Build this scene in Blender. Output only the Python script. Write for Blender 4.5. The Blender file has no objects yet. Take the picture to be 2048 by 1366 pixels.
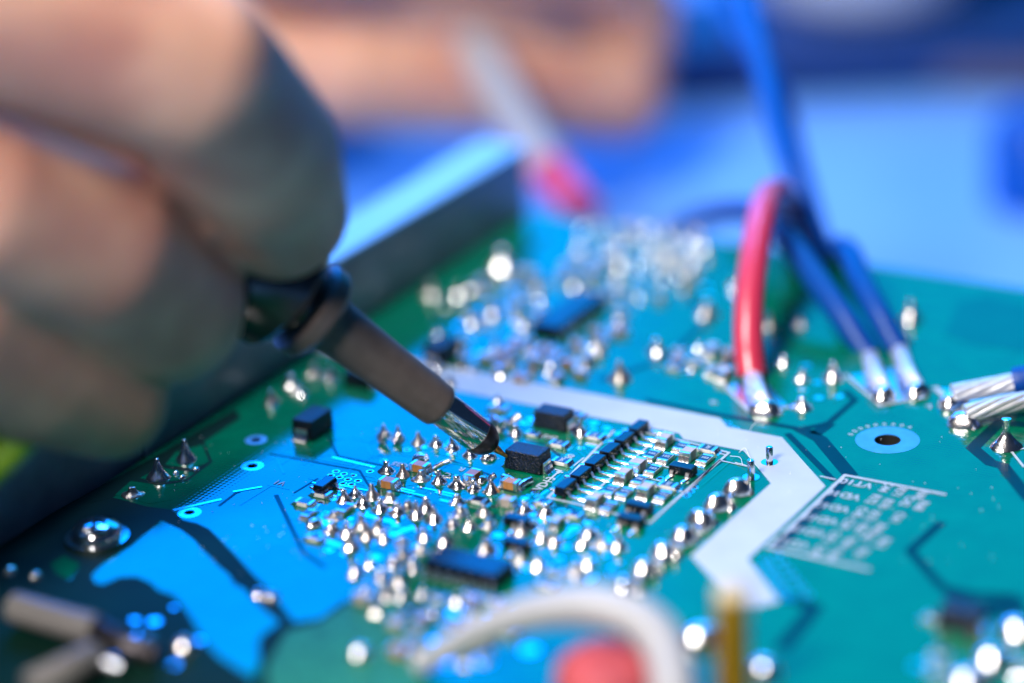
import bpy, bmesh, math, random
from mathutils import Vector, Matrix
random.seed(7)
sc = bpy.context.scene
MM = 0.001

# ------------------------------------------------------------------ camera
FPX = 5854.83
R_ = Vector((0.86442343, 0.50077146, -0.04472211))
U_ = Vector((-0.15622547, 0.35208904, 0.92283634))
F_ = Vector((-0.47787627, 0.79073463, -0.38258727))
CAM = Vector((154.18356648, -252.46901384, 135.79038845))       # millimetres, board plane is z = 0
FH = Vector((math.sin(-0.543608), math.cos(-0.543608), 0)); RH = Vector((FH.y, -FH.x, 0))
cd = bpy.data.cameras.new('camera')
cam = bpy.data.objects.new('camera', cd); sc.collection.objects.link(cam)
m = Matrix((R_, U_, -F_)).transposed().to_4x4(); m.translation = CAM * MM
cam.matrix_world = m
cd.sensor_width = 36; cd.lens = 36 * FPX / 2048
cd.clip_start = 0.01; cd.clip_end = 20
cd.dof.use_dof = True; cd.dof.focus_distance = 0.3197; cd.dof.aperture_fstop = cd.lens / 17.5
sc.camera = cam

# ------------------------------------------------------------------ light and exposure
w = bpy.data.worlds.new('World'); sc.world = w; w.use_nodes = True
w.node_tree.nodes['Background'].inputs[0].default_value = (0.06, 0.16, 0.42, 1)
w.node_tree.nodes['Background'].inputs[1].default_value = 0.13

def area(name, loc, target, sx, sy, power, col):
    l = bpy.data.lights.new(name, 'AREA'); l.shape = 'RECTANGLE'
    l.size = sx * MM; l.size_y = sy * MM; l.energy = power; l.color = col
    o = bpy.data.objects.new(name, l); sc.collection.objects.link(o)
    o.location = Vector(loc) * MM
    o.rotation_euler = (Vector(target) - Vector(loc)).to_track_quat('-Z', 'Y').to_euler()
    return o
# blue panel lamp behind the bench, mirrored by the shiny board
pl = area('blue_panel_lamp', FH * 560 + RH * 20 + Vector((0, 0, 275)), (0, 0, 0), 830, 400, 9.6, (1, 1, 1))
pl.data.use_nodes = True                                     # the panel is strongest on its left and falls off to the right
nt = pl.data.node_tree; em = nt.nodes['Emission']
gm = nt.nodes.new('ShaderNodeNewGeometry'); sx_ = nt.nodes.new('ShaderNodeSeparateXYZ'); rp = nt.nodes.new('ShaderNodeValToRGB')
nt.links.new(gm.outputs['Parametric'], sx_.inputs[0]); nt.links.new(sx_.outputs['X'], rp.inputs[0]); nt.links.new(rp.outputs[0], em.inputs['Color'])
rp.color_ramp.interpolation = 'EASE'
e = rp.color_ramp.elements; e[0].position = 0.42; e[0].color = (0.0, 0.10, 0.25, 1); e[1].position = 0.61; e[1].color = (0.0, 0.205, 0.97, 1)
area('blue_table_fill', FH * 420 + RH * 60 + Vector((0, 0, 620)), FH * 300 + Vector((0, 0, -30)), 300, 200, 2.9, (0.05, 0.34, 1.0))  # added blue fill to brighten the far table
# white work lamp, front left above the bench
area('white_work_lamp', RH * -170 + FH * -70 + Vector((0, 0, 490)), (0, 0, 0), 150, 150, 2.5, (1.0, 0.97, 0.95))
area('white_side_lamp', RH * -220 + FH * -360 + Vector((0, 0, 370)), RH * -30 + FH * -30 + Vector((0, 0, 25)), 130, 130, 4.1, (1.0, 0.93, 0.88))
area('white_back_fill', RH * -260 + FH * 190 + Vector((0, 0, 420)), FH * 200 + RH * -40, 140, 140, 0.08, (1.0, 0.93, 0.88))  # added white fill to brighten the hand behind the board

sc.view_settings.view_transform = 'Standard'; sc.view_settings.look = 'None'
sc.view_settings.exposure = 0; sc.view_settings.gamma = 1
sc.cycles.use_denoising = True
sc.cycles.max_bounces = 8; sc.cycles.sample_clamp_indirect = 6
sc.cycles.caustics_reflective = False; sc.cycles.caustics_refractive = False

# ------------------------------------------------------------------ helpers (all lengths in mm, scaled at the end)
def ray(x, y): return F_ + R_ * ((x - 1024) / FPX) - U_ * ((y - 683) / FPX)
def B(x, y, z=0.0):
    d = ray(x, y); return CAM + d * ((z - CAM.z) / d.z)
def D(x, y, dist): return CAM + ray(x, y) * dist

def mat(name, col, rough=0.5, metal=0.0, spec=0.5, noise=None, bump=None, coat=0.0, sss=0.0):
    """noise=(scale_per_mm, amount) varies the colour; bump=(scale, strength, distance_mm)"""
    mt = bpy.data.materials.new(name); mt.use_nodes = True
    nt = mt.node_tree; p = nt.nodes['Principled BSDF']
    p.inputs['Base Color'].default_value = (*col, 1); p.inputs['Roughness'].default_value = rough
    p.inputs['Metallic'].default_value = metal; p.inputs['Specular IOR Level'].default_value = spec
    p.inputs['Coat Weight'].default_value = coat; p.inputs['Coat Roughness'].default_value = 0.05
    if sss:
        p.inputs['Subsurface Weight'].default_value = sss; p.inputs['Subsurface Radius'].default_value = (1, 0.28, 0.14)
        p.inputs['Subsurface Scale'].default_value = 0.004
    tc = nt.nodes.new('ShaderNodeTexCoord')
    if noise:
        n = nt.nodes.new('ShaderNodeTexNoise'); n.inputs['Scale'].default_value = noise[0] * 1000; n.inputs['Detail'].default_value = 4
        nt.links.new(tc.outputs['Object'], n.inputs['Vector'])
        r = nt.nodes.new('ShaderNodeMapRange'); r.inputs[1].default_value = 0.3; r.inputs[2].default_value = 0.7
        r.inputs[3].default_value = 1 - noise[1]; r.inputs[4].default_value = 1 + noise[1]
        nt.links.new(n.outputs['Fac'], r.inputs[0])
        v = nt.nodes.new('ShaderNodeVectorMath'); v.operation = 'SCALE'; v.inputs[0].default_value = col
        nt.links.new(r.outputs[0], v.inputs['Scale']); nt.links.new(v.outputs[0], p.inputs['Base Color'])
    if bump:
        n = nt.nodes.new('ShaderNodeTexNoise'); n.inputs['Scale'].default_value = bump[0] * 1000; n.inputs['Detail'].default_value = 3
        nt.links.new(tc.outputs['Object'], n.inputs['Vector'])
        b = nt.nodes.new('ShaderNodeBump'); b.inputs['Strength'].default_value = bump[1]; b.inputs['Distance'].default_value = bump[2] * MM
        nt.links.new(n.outputs['Fac'], b.inputs['Height']); nt.links.new(b.outputs[0], p.inputs['Normal'])
    return mt

M = dict(
    mask=mat('green_solder_mask', (0.0, 0.125, 0.062), 0.055, 0, 0.75, (0.25, 0.12), (1.1, 0.06, 0.02)),
    gap2=mat('laminate_area', (0.0, 0.085, 0.055), 0.12, 0, 0.6, (0.3, 0.15)),
    gap=mat('dark_laminate_gap', (0.0, 0.024, 0.040), 0.30, 0, 0.12, (0.3, 0.15), (1.5, 0.1, 0.02)),
    matte=mat('shade_darkened_laminate', (0.0, 0.015, 0.010), 0.62, 0, 0.15, (0.15, 0.25)),  # laminate colour darkened to carry the hand's shadow
    hatch=mat('hatched_laminate', (0.015, 0.15, 0.085), 0.5, 0, 0.2, (0.8, 0.4)),
    silk=mat('white_screen_print', (0.40, 0.44, 0.49), 0.5, 0, 0.3, (0.16, 0.07)),
    core=mat('board_edge_fibreglass', (0.12, 0.16, 0.06), 0.7),
    solder=mat('bright_solder', (0.86, 0.83, 0.81), 0.22, 1.0, 0.5, (0.9, 0.12), (1.6, 0.45, 0.15)),
    dullsolder=mat('dull_solder', (0.56, 0.52, 0.49), 0.34, 1.0, 0.5, (1.2, 0.25), (2.5, 0.6, 0.15)),
    padring=mat('levelled_tin', (0.42, 0.46, 0.50), 0.38, 1.0, 0.5, (0.6, 0.1)),
    trace=mat('copper_trace_under_mask', (0.0, 0.17, 0.10), 0.10, 0, 0.8),
    tin=mat('tinned_copper', (0.82, 0.83, 0.86), 0.13, 1.0, 0.5, None, (1.2, 0.15, 0.05)),
    nickel=mat('nickel_terminal', (0.80, 0.78, 0.76), 0.28, 1.0, 0.5, (2.0, 0.15), (3.0, 0.25, 0.06)),
    black=mat('black_epoxy', (0.002, 0.003, 0.007), 0.24, 0, 0.5, None, (6.0, 0.25, 0.03)),
    grain=mat('sparkle_grained_epoxy', (0.006, 0.009, 0.022), 0.24, 0, 0.45, (5.0, 0.95), (4.0, 1.0, 0.2)),  # lighter colour speckle paints sparkle over the real grain
    ceram=mat('grey_ceramic', (0.42, 0.36, 0.33), 0.42, 0, 0.5, (1.5, 0.15)),
    tan=mat('brown_ceramic', (0.42, 0.19, 0.06), 0.38, 0, 0.5, (1.5, 0.2)),
    alum=mat('white_alumina', (0.72, 0.72, 0.72), 0.4, 0, 0.5, (2.0, 0.06)),
    resist=mat('resistor_glaze', (0.010, 0.022, 0.06), 0.12, 0, 0.6, None, (3.0, 0.1, 0.02)),
    sleeve=mat('brown_grey_sleeve', (0.105, 0.085, 0.080), 0.42, 0, 0.45, (0.6, 0.12), (2.5, 0.12, 0.03)),
    chrome=mat('chromed_barrel', (0.72, 0.72, 0.70), 0.10, 1.0, 0.5, (0.7, 0.15), (0.9, 0.10, 0.05)),
    burnt=mat('burnt_steel', (0.045, 0.040, 0.045), 0.35, 0.8, 0.5, (1.2, 0.4), (3.0, 0.3, 0.05)),
    brass=mat('brass', (0.58, 0.28, 0.02), 0.42, 0.7, 0.5, (0.5, 0.1)),
    bit=mat('browned_copper_bit', (0.48, 0.24, 0.07), 0.30, 0.9, 0.5, (2.5, 0.5), (4.0, 0.5, 0.08)),
    rubber=mat('black_rubber', (0.006, 0.006, 0.008), 0.26, 0, 0.8),
    skin=mat('skin', (0.60, 0.33, 0.225), 0.50, 0, 0.35, (0.10, 0.14), (0.9, 0.25, 0.25), 0, 0.35),
    glint=mat('glint_spot', (0.85, 0.62, 0.50), 0.3, 0, 0.5),  # pale tone stands in for a lit spot on the finger
    red=mat('red_insulation', (0.55, 0.03, 0.075), 0.30, 0, 0.9),
    blue=mat('blue_insulation', (0.0, 0.075, 0.42), 0.42, 0, 0.3),
    navy=mat('dark_insulation', (0.0, 0.05, 0.27), 0.40, 0, 0.3),
    white=mat('white_insulation', (0.34, 0.34, 0.36), 0.4, 0, 0.5),
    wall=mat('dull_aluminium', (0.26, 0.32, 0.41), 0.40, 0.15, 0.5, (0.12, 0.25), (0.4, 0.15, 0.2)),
    rim=mat('blue_lit_aluminium', (0.20, 0.42, 0.75), 0.30, 0.0, 0.5),  # aluminium with the blue lamp's sheen put into its colour
    table=mat('pale_blue_mat', (0.16, 0.39, 0.85), 0.6, 0, 0.3, (0.01, 0.06)),
    dark=mat('dark_blue_plastic', (0.0, 0.03, 0.16), 0.5),
    black2=mat('black_plastic', (0.003, 0.004, 0.01), 0.6),
    pale=mat('pale_plastic', (0.60, 0.70, 0.85), 0.4),
    grey=mat('grey_violet_plastic', (0.06, 0.065, 0.14), 0.6),
    lime=mat('lime_plastic', (0.32, 0.50, 0.03), 0.4),
    hole=mat('dark_hole', (0.004, 0.004, 0.005), 0.8),
    tinned=mat('dull_tinned_strands', (0.78, 0.78, 0.80), 0.40, 0.65, 0.6, (0.8, 0.15)),
    dull=mat('dull_grey_lead', (0.15, 0.14, 0.135), 0.4),
    dullred=mat('dull_red_cap', (0.40, 0.06, 0.07), 0.6, 0, 0.3, (0.3, 0.3)),
    grip=mat('matte_black_grip', (0.010, 0.009, 0.009), 0.75, 0, 0.15),
    cream=mat('cream_cap', (0.55, 0.45, 0.27), 0.4),
    lint=mat('white_lint', (0.8, 0.8, 0.85), 0.6),
)

def weave(mt, period, dist):
    nt = mt.node_tree; p = nt.nodes['Principled BSDF']; tc = nt.nodes.new('ShaderNodeTexCoord'); old = p.inputs['Normal'].links[0].from_socket
    ws = []
    for d in ('X', 'Y'):
        w_ = nt.nodes.new('ShaderNodeTexWave'); w_.bands_direction = d; w_.inputs['Scale'].default_value = 0.314 / (period * MM); w_.inputs['Distortion'].default_value = 0.8; w_.inputs['Detail'].default_value = 1
        nt.links.new(tc.outputs['Object'], w_.inputs['Vector']); ws.append(w_)
    a = nt.nodes.new('ShaderNodeMath'); a.operation = 'ADD'; nt.links.new(ws[0].outputs['Fac'], a.inputs[0]); nt.links.new(ws[1].outputs['Fac'], a.inputs[1])
    b = nt.nodes.new('ShaderNodeBump'); b.inputs['Strength'].default_value = 0.5; b.inputs['Distance'].default_value = dist * MM
    nt.links.new(a.outputs[0], b.inputs['Height']); nt.links.new(old, b.inputs['Normal']); nt.links.new(b.outputs[0], p.inputs['Normal'])
weave(M['mask'], 0.55, 0.0055)

def fin(name, bm, mt, smooth=False, sharp=None):
    me = bpy.data.meshes.new(name); bm.normal_update(); bm.to_mesh(me); bm.free()
    for x in (mt if isinstance(mt, (list, tuple)) else [mt]): me.materials.append(M[x])
    if smooth:
        me.shade_smooth()
        if sharp: me.set_sharp_from_angle(angle=math.radians(sharp))
    return me
def place(name, me, parent=None, loc=(0, 0, 0), rz=0.0, label=None, cat=None, group=None, kind=None):
    o = bpy.data.objects.new(name, me); sc.collection.objects.link(o)
    o.location = loc; o.rotation_euler = (0, 0, rz); o.parent = parent
    for k, v in (('label', label), ('category', cat), ('group', group), ('kind', kind)):
        if v: o[k] = v
    return o
def add_box(bm, x0, x1, y0, y1, z0, z1, bev=0.0, top=1.0):
    cx, cy = (x0 + x1) / 2, (y0 + y1) / 2
    vs = []
    for z, k in ((z0, 1.0), (z1, top)):
        for x, y in ((x0, y0), (x1, y0), (x1, y1), (x0, y1)):
            vs.append(bm.verts.new((cx + (x - cx) * k, cy + (y - cy) * k, z)))
    fs = [bm.faces.new([vs[i] for i in f]) for f in ((3, 2, 1, 0), (4, 5, 6, 7), (0, 1, 5, 4), (1, 2, 6, 5), (2, 3, 7, 6), (3, 0, 4, 7))]
    if bev:
        ed = list({e for f in fs for e in f.edges})
        bmesh.ops.bevel(bm, geom=ed, offset=bev, segments=2, affect='EDGES', profile=0.6)
def box(name, mt, x0, x1, y0, y1, z0, z1, bev=0.0, top=1.0):
    bm = bmesh.new(); add_box(bm, x0, x1, y0, y1, z0, z1, bev, top); return fin(name, bm, mt)
def lathe(name, mt, prof, seg=20, wob=0.0, sharp=45):
    bm = bmesh.new(); rings = []
    ph = [random.uniform(0, 6.28) for _ in range(3)]
    for i, (r, z) in enumerate(prof):
        if r < 1e-4: rings.append([bm.verts.new((0, 0, z))]); continue
        ring = []
        for k in range(seg):
            a = 2 * math.pi * k / seg
            q = r * (1 + wob * (math.sin(2 * a + ph[0]) + 0.6 * math.sin(3 * a + ph[1] + z)))
            ring.append(bm.verts.new((q * math.cos(a), q * math.sin(a), z)))
        rings.append(ring)
    for a, b in zip(rings, rings[1:]):
        if len(a) == 1 and len(b) == 1: continue
        for k in range(seg):
            j = (k + 1) % seg
            if len(a) == 1: bm.faces.new((a[0], b[j], b[k]))
            elif len(b) == 1: bm.faces.new((a[k], a[j], b[0]))
            else: bm.faces.new((a[k], a[j], b[j], b[k]))
    bmesh.ops.recalc_face_normals(bm, faces=bm.faces)
    return fin(name, bm, mt, True, sharp)
def curve_pts(pts, n):
    """Catmull-Rom through pts"""
    P = [Vector(p) for p in pts]; P = [2 * P[0] - P[1]] + P + [2 * P[-1] - P[-2]]
    out = []
    for i in range(1, len(P) - 2):
        for k in range(n):
            t = k / n; a, b, c, d = P[i - 1:i + 3]
            out.append(0.5 * ((2 * b) + (c - a) * t + (2 * a - 5 * b + 4 * c - d) * t * t + (3 * b - a - 3 * c + d) * t ** 3))
    out.append(P[-2]); return out
def add_tube(bm, pts, rad, seg=12, cap=True):
    rings = []; up = Vector((0.13, 0.31, 0.94)).normalized()
    for i, p in enumerate(pts):
        t = (pts[min(i + 1, len(pts) - 1)] - pts[max(i - 1, 0)]).normalized()
        s = t.cross(up)
        if s.length < 1e-3: s = t.cross(Vector((1, 0, 0)))
        s.normalize(); u = s.cross(t).normalized()
        r = rad(i / (len(pts) - 1)) if callable(rad) else rad
        rings.append([bm.verts.new(p + (s * math.cos(a) + u * math.sin(a)) * r) for a in [2 * math.pi * k / seg for k in range(seg)]])
    for a, b in zip(rings, rings[1:]):
        for k in range(seg): bm.faces.new((a[k], a[(k + 1) % seg], b[(k + 1) % seg], b[k]))
    if cap: bm.faces.new(rings[0][::-1]); bm.faces.new(rings[-1])
    bmesh.ops.recalc_face_normals(bm, faces=bm.faces)
def tube(name, mt, pts, rad, n=8, seg=14):
    bm = bmesh.new(); add_tube(bm, curve_pts(pts, n), rad, seg); return fin(name, bm, mt, True, 50)
def sheet(name, mt, pts, z, th=0.012):
    """thin polygon plate with its own thickness; pts are 2-D mm"""
    bm = bmesh.new()
    vs = [bm.verts.new((p[0], p[1], z)) for p in pts]; f = bm.faces.new(vs); f.normal_update()
    if f.normal.z < 0: f.normal_flip()
    r = bmesh.ops.extrude_face_region(bm, geom=[f])
    bmesh.ops.translate(bm, verts=[v for v in r['geom'] if isinstance(v, bmesh.types.BMVert)], vec=(0, 0, th))
    bmesh.ops.recalc_face_normals(bm, faces=bm.faces)
    bmesh.ops.triangulate(bm, faces=[f for f in bm.faces if len(f.verts) > 4])
    return fin(name, bm, mt)
def strip_pts(pts, wd):
    """outline of a mitred polyline of width wd"""
    L, Rr = [], []
    for i, p in enumerate(pts):
        p = Vector(p[:2])
        a = (p - Vector(pts[i - 1][:2])).normalized() if i else None
        b = (Vector(pts[i + 1][:2]) - p).normalized() if i < len(pts) - 1 else None
        d = a or b
        if a and b:
            d = (a + b).normalized(); k = 1 / max(0.5, d.dot(b))
        else: k = 1
        n = Vector((-d.y, d.x)) * (wd / 2 * k); L.append(p + n); Rr.append(p - n)
    return L + Rr[::-1]
def strip(name, mt, px, wd, z, th=0.012):
    return sheet(name, mt, strip_pts([B(*q) for q in px], wd), z, th)
def ring_mesh(name, mt, r0, r1, z, th=0.012, seg=28):
    bm = bmesh.new(); v = []
    for r, zz in ((r0, z), (r1, z), (r1, z + th), (r0, z + th)):
        v.append([bm.verts.new((r * math.cos(2 * math.pi * k / seg), r * math.sin(2 * math.pi * k / seg), zz)) for k in range(seg)])
    for i in range(4):
        a, b = v[i], v[(i + 1) % 4]
        for k in range(seg): bm.faces.new((a[k], a[(k + 1) % seg], b[(k + 1) % seg], b[k]))
    bmesh.ops.recalc_face_normals(bm, faces=bm.faces); return fin(name, bm, mt)
def disc_mesh(name, mt, r, z, th=0.012, seg=24, sy=1.0):
    return sheet(name, mt, [(r * math.cos(2 * math.pi * k / seg), sy * r * math.sin(2 * math.pi * k / seg)) for k in range(seg)], z, th)
_txt = {}
def text_mesh(s, size, mt, th=0.006):
    key = (s, size, mt)
    if key in _txt: return _txt[key]
    c = bpy.data.curves.new('lettering', 'FONT'); c.body = s; c.size = size; c.align_x = 'CENTER'; c.align_y = 'CENTER'
    c.extrude = th / 2; c.offset = size * 0.022; c.resolution_u = 3
    o = bpy.data.objects.new('lettering', c); sc.collection.objects.link(o)
    bpy.context.view_layer.update()
    me = bpy.data.meshes.new_from_object(o.evaluated_get(bpy.context.evaluated_depsgraph_get()))
    bpy.data.objects.remove(o); bpy.data.curves.remove(c)
    me.name = 'lettering'; me.materials.clear(); me.materials.append(M[mt]); _txt[key] = me; return me

# ------------------------------------------------------------------ table and housing
bm = bmesh.new(); add_box(bm, -900, 900, -700, 1500, -40, -30)
place('table', fin('table', bm, 'table'), kind='structure')

hs = place('metal_housing', None, None, (0, 0, -30), label='dull aluminium housing whose low wall runs along the left edge of the board', cat='housing')
def hp(name, me, parent=hs): return place(name, me, parent, (0, 0, 30))
hp('base_plate', box('base_plate', 'wall', -41.5, 100, -110, 69, -30, -22, 0.6))
wa = hp('side_wall', box('side_wall', 'wall', -41.5, -36.6, -17.3, 69.0, -22, 8.6, 0.25))
wb = hp('side_wall', box('side_wall', 'wall', -41.5, -36.9, -110, -17.7, -22, 8.4, 0.25))
for y0, y1, x1, zt in ((-17.2, 69.4, -36.4, 8.6), (-110, -17.8, -36.7, 8.4)):
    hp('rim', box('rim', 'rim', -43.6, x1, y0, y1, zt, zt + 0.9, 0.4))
for x, y in ((-30, 60), (-28.4, -36.9), (90, -80), (90, 60)):
    hp('standoff', lathe('standoff', 'brass', [(0, -22), (2.4, -22), (2.4, -1.75), (1.1, -1.75), (1.1, -2.4), (0, -2.4)], 6, 0, 30)).location = (x, y, 30)
for px in ((262, 925), (285, 912), (292, 895), (205, 955), (248, 935)):          # old solder splashes and scratches on the wall
    p = B(*px); z = random.uniform(2.5, 6)
    me = box('scratch', 'rim', -0.03, 0.03, -0.12, 0.12, -0.9, 0.9); o = hp('scratch', me, wb); o.parent = wb
    o.location = (-36.88, p.y + 4, z); o.rotation_euler = (random.uniform(-1, 1), 0, 0)

# ------------------------------------------------------------------ the circuit board
board = place('circuit_board', None, None, (0, 0, 0), label='green printed circuit board crowded with solder joints and tiny chips under the soldering iron', cat='circuit board')
def part(name, me, loc=(0, 0, 0), rz=0.0, parent=None, label=None, kind=None):
    return place(name, me, parent or board, loc, rz, label=label, kind=kind)

bm = bmesh.new(); add_box(bm, -36.3, 100, -110, 69, -1.6, 0)
body = fin('board_panel', bm, ['mask', 'core', 'hole'])
for p in body.polygons:
    if abs(p.normal.z) < 0.5: p.material_index = 1
bo = part('board_panel', body)
HOLES = [((1775, 880), 1.45), ((505, 932), 0.62), ((512, 880), 0.60), ((379, 1025), 0.62)]
bm = bmesh.new()
for px, r in HOLES:
    c = B(*px)
    bmesh.ops.create_cone(bm, cap_ends=True, segments=32, radius1=r, radius2=r, depth=6, matrix=Matrix.Translation(c))
cut = bpy.data.objects.new('cutter', fin('cutter', bm, 'hole')); sc.collection.objects.link(cut)
md = bo.modifiers.new('holes', 'BOOLEAN'); md.object = cut; md.operation = 'DIFFERENCE'; md.solver = 'EXACT'
bpy.context.view_layer.update()
bo.data = bpy.data.meshes.new_from_object(bo.evaluated_get(bpy.context.evaluated_depsgraph_get()))
for p in bo.data.polygons:
    if abs(p.normal.z) < 0.5 and any((p.center - B(*px)).xy.length < r + 0.05 for px, r in HOLES): p.material_index = 2
bo.modifiers.clear(); bo.data.name = 'board_panel'; bpy.data.objects.remove(cut)
part('plated_ring', ring_mesh('plated_ring', 'padring', 1.47, 3.55, 0.002), B(1775, 880), label='wide tinned ring round the mounting hole')
for px in ((505, 932), (512, 880), (379, 1025)): part('plated_ring', ring_mesh('plated_ring', 'padring' if px[1] < 900 else 'tin', 0.62, 1.28, 0.002), B(*px))
for k in range(9):                                                       # arc of printed marks over the mounting hole
    a = math.radians(152 - 13 * k)
    c = B(1775, 880) + FH * (4.15 * math.sin(a)) + RH * (4.3 * math.cos(a))
    part('printed_mark', text_mesh('4' if k == 8 else '0', 0.85, 'silk'), (c.x, c.y, 0.02), math.atan2(RH.y, RH.x) + a - math.pi / 2)

# matte laminate at the lower left, hand's shadow put into its tone, copper blade on it
part('shaded_laminate', sheet('shaded_laminate', 'matte', [B(*q) for q in ((-60, 1100), (120, 1022), (225, 995), (293, 1013), (345, 1020), (365, 1040), (395, 1047), (418, 1058), (434, 1073), (469, 1108), (500, 1142), (542, 1184), (588, 1244), (640, 1238), (692, 1200), (720, 1240), (650, 1430), (-60, 1430))], 0.004))
part('hatched_area', sheet('hatched_area', 'hatch', [B(*q) for q in ((640, 1245), (700, 1205), (800, 1190), (850, 1260), (840, 1460), (540, 1460), (535, 1330), (575, 1262))], 0.018))
part('copper_pour', sheet('copper_pour', 'mask', [B(*q) for q in ((183, 1152), (205, 1128), (262, 1092), (322, 1041), (363, 1061), (390, 1082), (402, 1098), (416, 1111), (440, 1136), (457, 1149), (469, 1170), (485, 1176), (498, 1190), (530, 1222), (560, 1246), (528, 1268), (516, 1283), (521, 1331), (514, 1364), (480, 1340), (440, 1316), (408, 1283), (385, 1240), (360, 1205), (345, 1190), (318, 1182), (300, 1165), (272, 1154), (240, 1155), (205, 1170), (190, 1166))], 0.020, 0.03))
part('copper_pour', sheet('copper_pour', 'mask', [B(*q) for q in ((100, 1128), (128, 1112), (160, 1130), (140, 1160), (112, 1146))], 0.020, 0.03))
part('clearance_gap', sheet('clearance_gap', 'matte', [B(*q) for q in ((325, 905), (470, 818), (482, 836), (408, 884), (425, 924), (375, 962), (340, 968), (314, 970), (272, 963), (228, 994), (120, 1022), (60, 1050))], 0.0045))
for i, poly in enumerate((((405, 890), (418, 924), (385, 938), (330, 930), (352, 905)), ((322, 936), (390, 946), (372, 960), (314, 965), (280, 956)), ((262, 962), (318, 976), (345, 1000), (300, 1008), (230, 990)))):
    part('pad_island', sheet('pad_island', 'mask', [B(*q) for q in poly], 0.020))
# clearance lines between copper areas
for px, wd in ((((1598, 856), (1640, 878), (1702, 952)), 1.7), (((1575, 867), (1668, 962)), 0.75), (((1689, 958), (1655, 1000), (1552, 1096)), 1.3),
               (((1690, 782), (1710, 800), (1656, 847), (1601, 858), (1526, 845), (1440, 830), (1290, 800)), 0.8), (((1660, 846), (1630, 868)), 1.5),
               (((2080, 852), (1999, 845), (1946, 896), (1982, 926), (2006, 932), (2060, 1000)), 1.5),
               (((1884, 1044), (1820, 1102), (1884, 1174), (1940, 1188), (2034, 1194)), 1.1), (((1560, 1190), (1630, 1215), (1560, 1300)), 1.6),
               (((1290, 862), (1340, 875), (1365, 884), (1372, 890), (1450, 906)), 0.5), (((1450, 918), (1345, 990), (1395, 968)), 0.5),
               (((541, 908), (719, 941), (745, 984)), 0.28), (((648, 857), (676, 912), (765, 931)), 0.28), (((588, 986), (636, 957)), 0.25), (((438, 1012), (472, 986), (480, 984)), 0.3),
               (((552, 990), (585, 1060), (607, 1105), (650, 1135)), 0.5), (((1120, 1010), (1000, 978)), 0.25), (((760, 975), (860, 1000)), 0.2), (((900, 920), (980, 950)), 0.25), (((1010, 870), (1090, 890), (1120, 912)), 0.3),
               (((1000, 1040), (1130, 1010), (1180, 1040)), 0.35), (((340, 1085), (352, 1110), (330, 1135), (300, 1150)), 0.35), (((1350, 560), (1420, 640), (1330, 720)), 0.8), (((1200, 760), (1330, 720)), 0.8), (((900, 600), (1010, 540), (1090, 470)), 1.0)):
    part('clearance_line', strip('clearance_line', 'gap', px, wd, 0.005 if wd > 0.9 else 0.022))
part('clearance_area', sheet('clearance_area', 'gap2', [B(*q) for q in ((1918, 600), (1888, 672), (1950, 690), (2090, 712), (2090, 620), (1980, 590))], 0.005))
part('clearance_area', sheet('clearance_area', 'gap', [B(*q) for q in ((1885, 1178), (1960, 1200), (2050, 1196), (2050, 1240), (1900, 1225))], 0.028))
for px in (((1143, 890), (1170, 915), (1160, 930)), ((1156, 888), (1185, 917), (1170, 935)), ((748, 953), (770, 985)), ((753, 951), (775, 983)), ((790, 1003), (850, 1018)), ((560, 905), (700, 931), (730, 925)), ((770, 905), (830, 912), (900, 930)), ((1020, 890), (1045, 878), (1090, 886)), ((1060, 995), (1110, 960), (1140, 930)), ((1075, 998), (1120, 968), (1180, 915)), ((1130, 840), (1210, 858)), ((1135, 850), (1200, 864), (1215, 875)), ((1480, 866), (1555, 882), (1640, 968)), ((1370, 985), (1450, 915)), ((1400, 975), (1470, 915), (1500, 922)),
           ((940, 1000), (1010, 1015), (1060, 1000)), ((950, 1010), (1000, 1022)), ((900, 925), (960, 938)), ((870, 905), (930, 920)), ((480, 1010), (560, 960)), ((640, 1110), (700, 1130))):
    part('trace', strip('trace', 'trace', px, 0.22, 0.001, 0.035))
for poly, n in ((((560, 900), (760, 870), (960, 930), (930, 1010), (700, 980), (590, 1000)), 46), (((600, 1010), (860, 1030), (1180, 1000), (1180, 1100), (860, 1110), (640, 1120)), 50), (((1000, 830), (1180, 850), (1140, 960), (1000, 900)), 26), (((850, 600), (1250, 620), (1300, 760), (900, 720)), 30)):
    xs = [q[0] for q in poly]; ys = [q[1] for q in poly]
    for _ in range(n):                                                     # short copper traces at 0, 45 and 90 degrees
        q = B(random.uniform(min(xs), max(xs)), random.uniform(min(ys), max(ys))); a = random.choice((0, 1, 2, 3)) * math.pi / 4
        L1 = random.uniform(1.5, 5); L2 = random.uniform(0.8, 3); b = a + random.choice((-1, 1)) * math.pi / 4
        p1 = q + Vector((math.cos(a), math.sin(a), 0)) * L1; p2 = p1 + Vector((math.cos(b), math.sin(b), 0)) * L2
        part('trace', sheet('trace', 'trace', strip_pts([q, p1, p2], random.choice((0.16, 0.2, 0.28))), 0.001, random.choice((0.026, 0.028, 0.030, 0.032))))
# white isolation band
band = [(-36.2, 18.4), (17.6, 18.1), (19.4, 16.3), (26.2, 16.3), (35.8, 6.8), (35.8, -12.2), (42.6, -19.2), (40.2, -22.6), (30.2, -14.0), (30.2, 5.0), (23.9, 11.3), (16.5, 11.3), (15.3, 12.5), (-28.0, 12.5), (-31.5, 15.5), (-36.2, 15.6)]
part('white_band', sheet('white_band', 'silk', band, 0.036), label='wide white printed isolation band')
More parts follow.
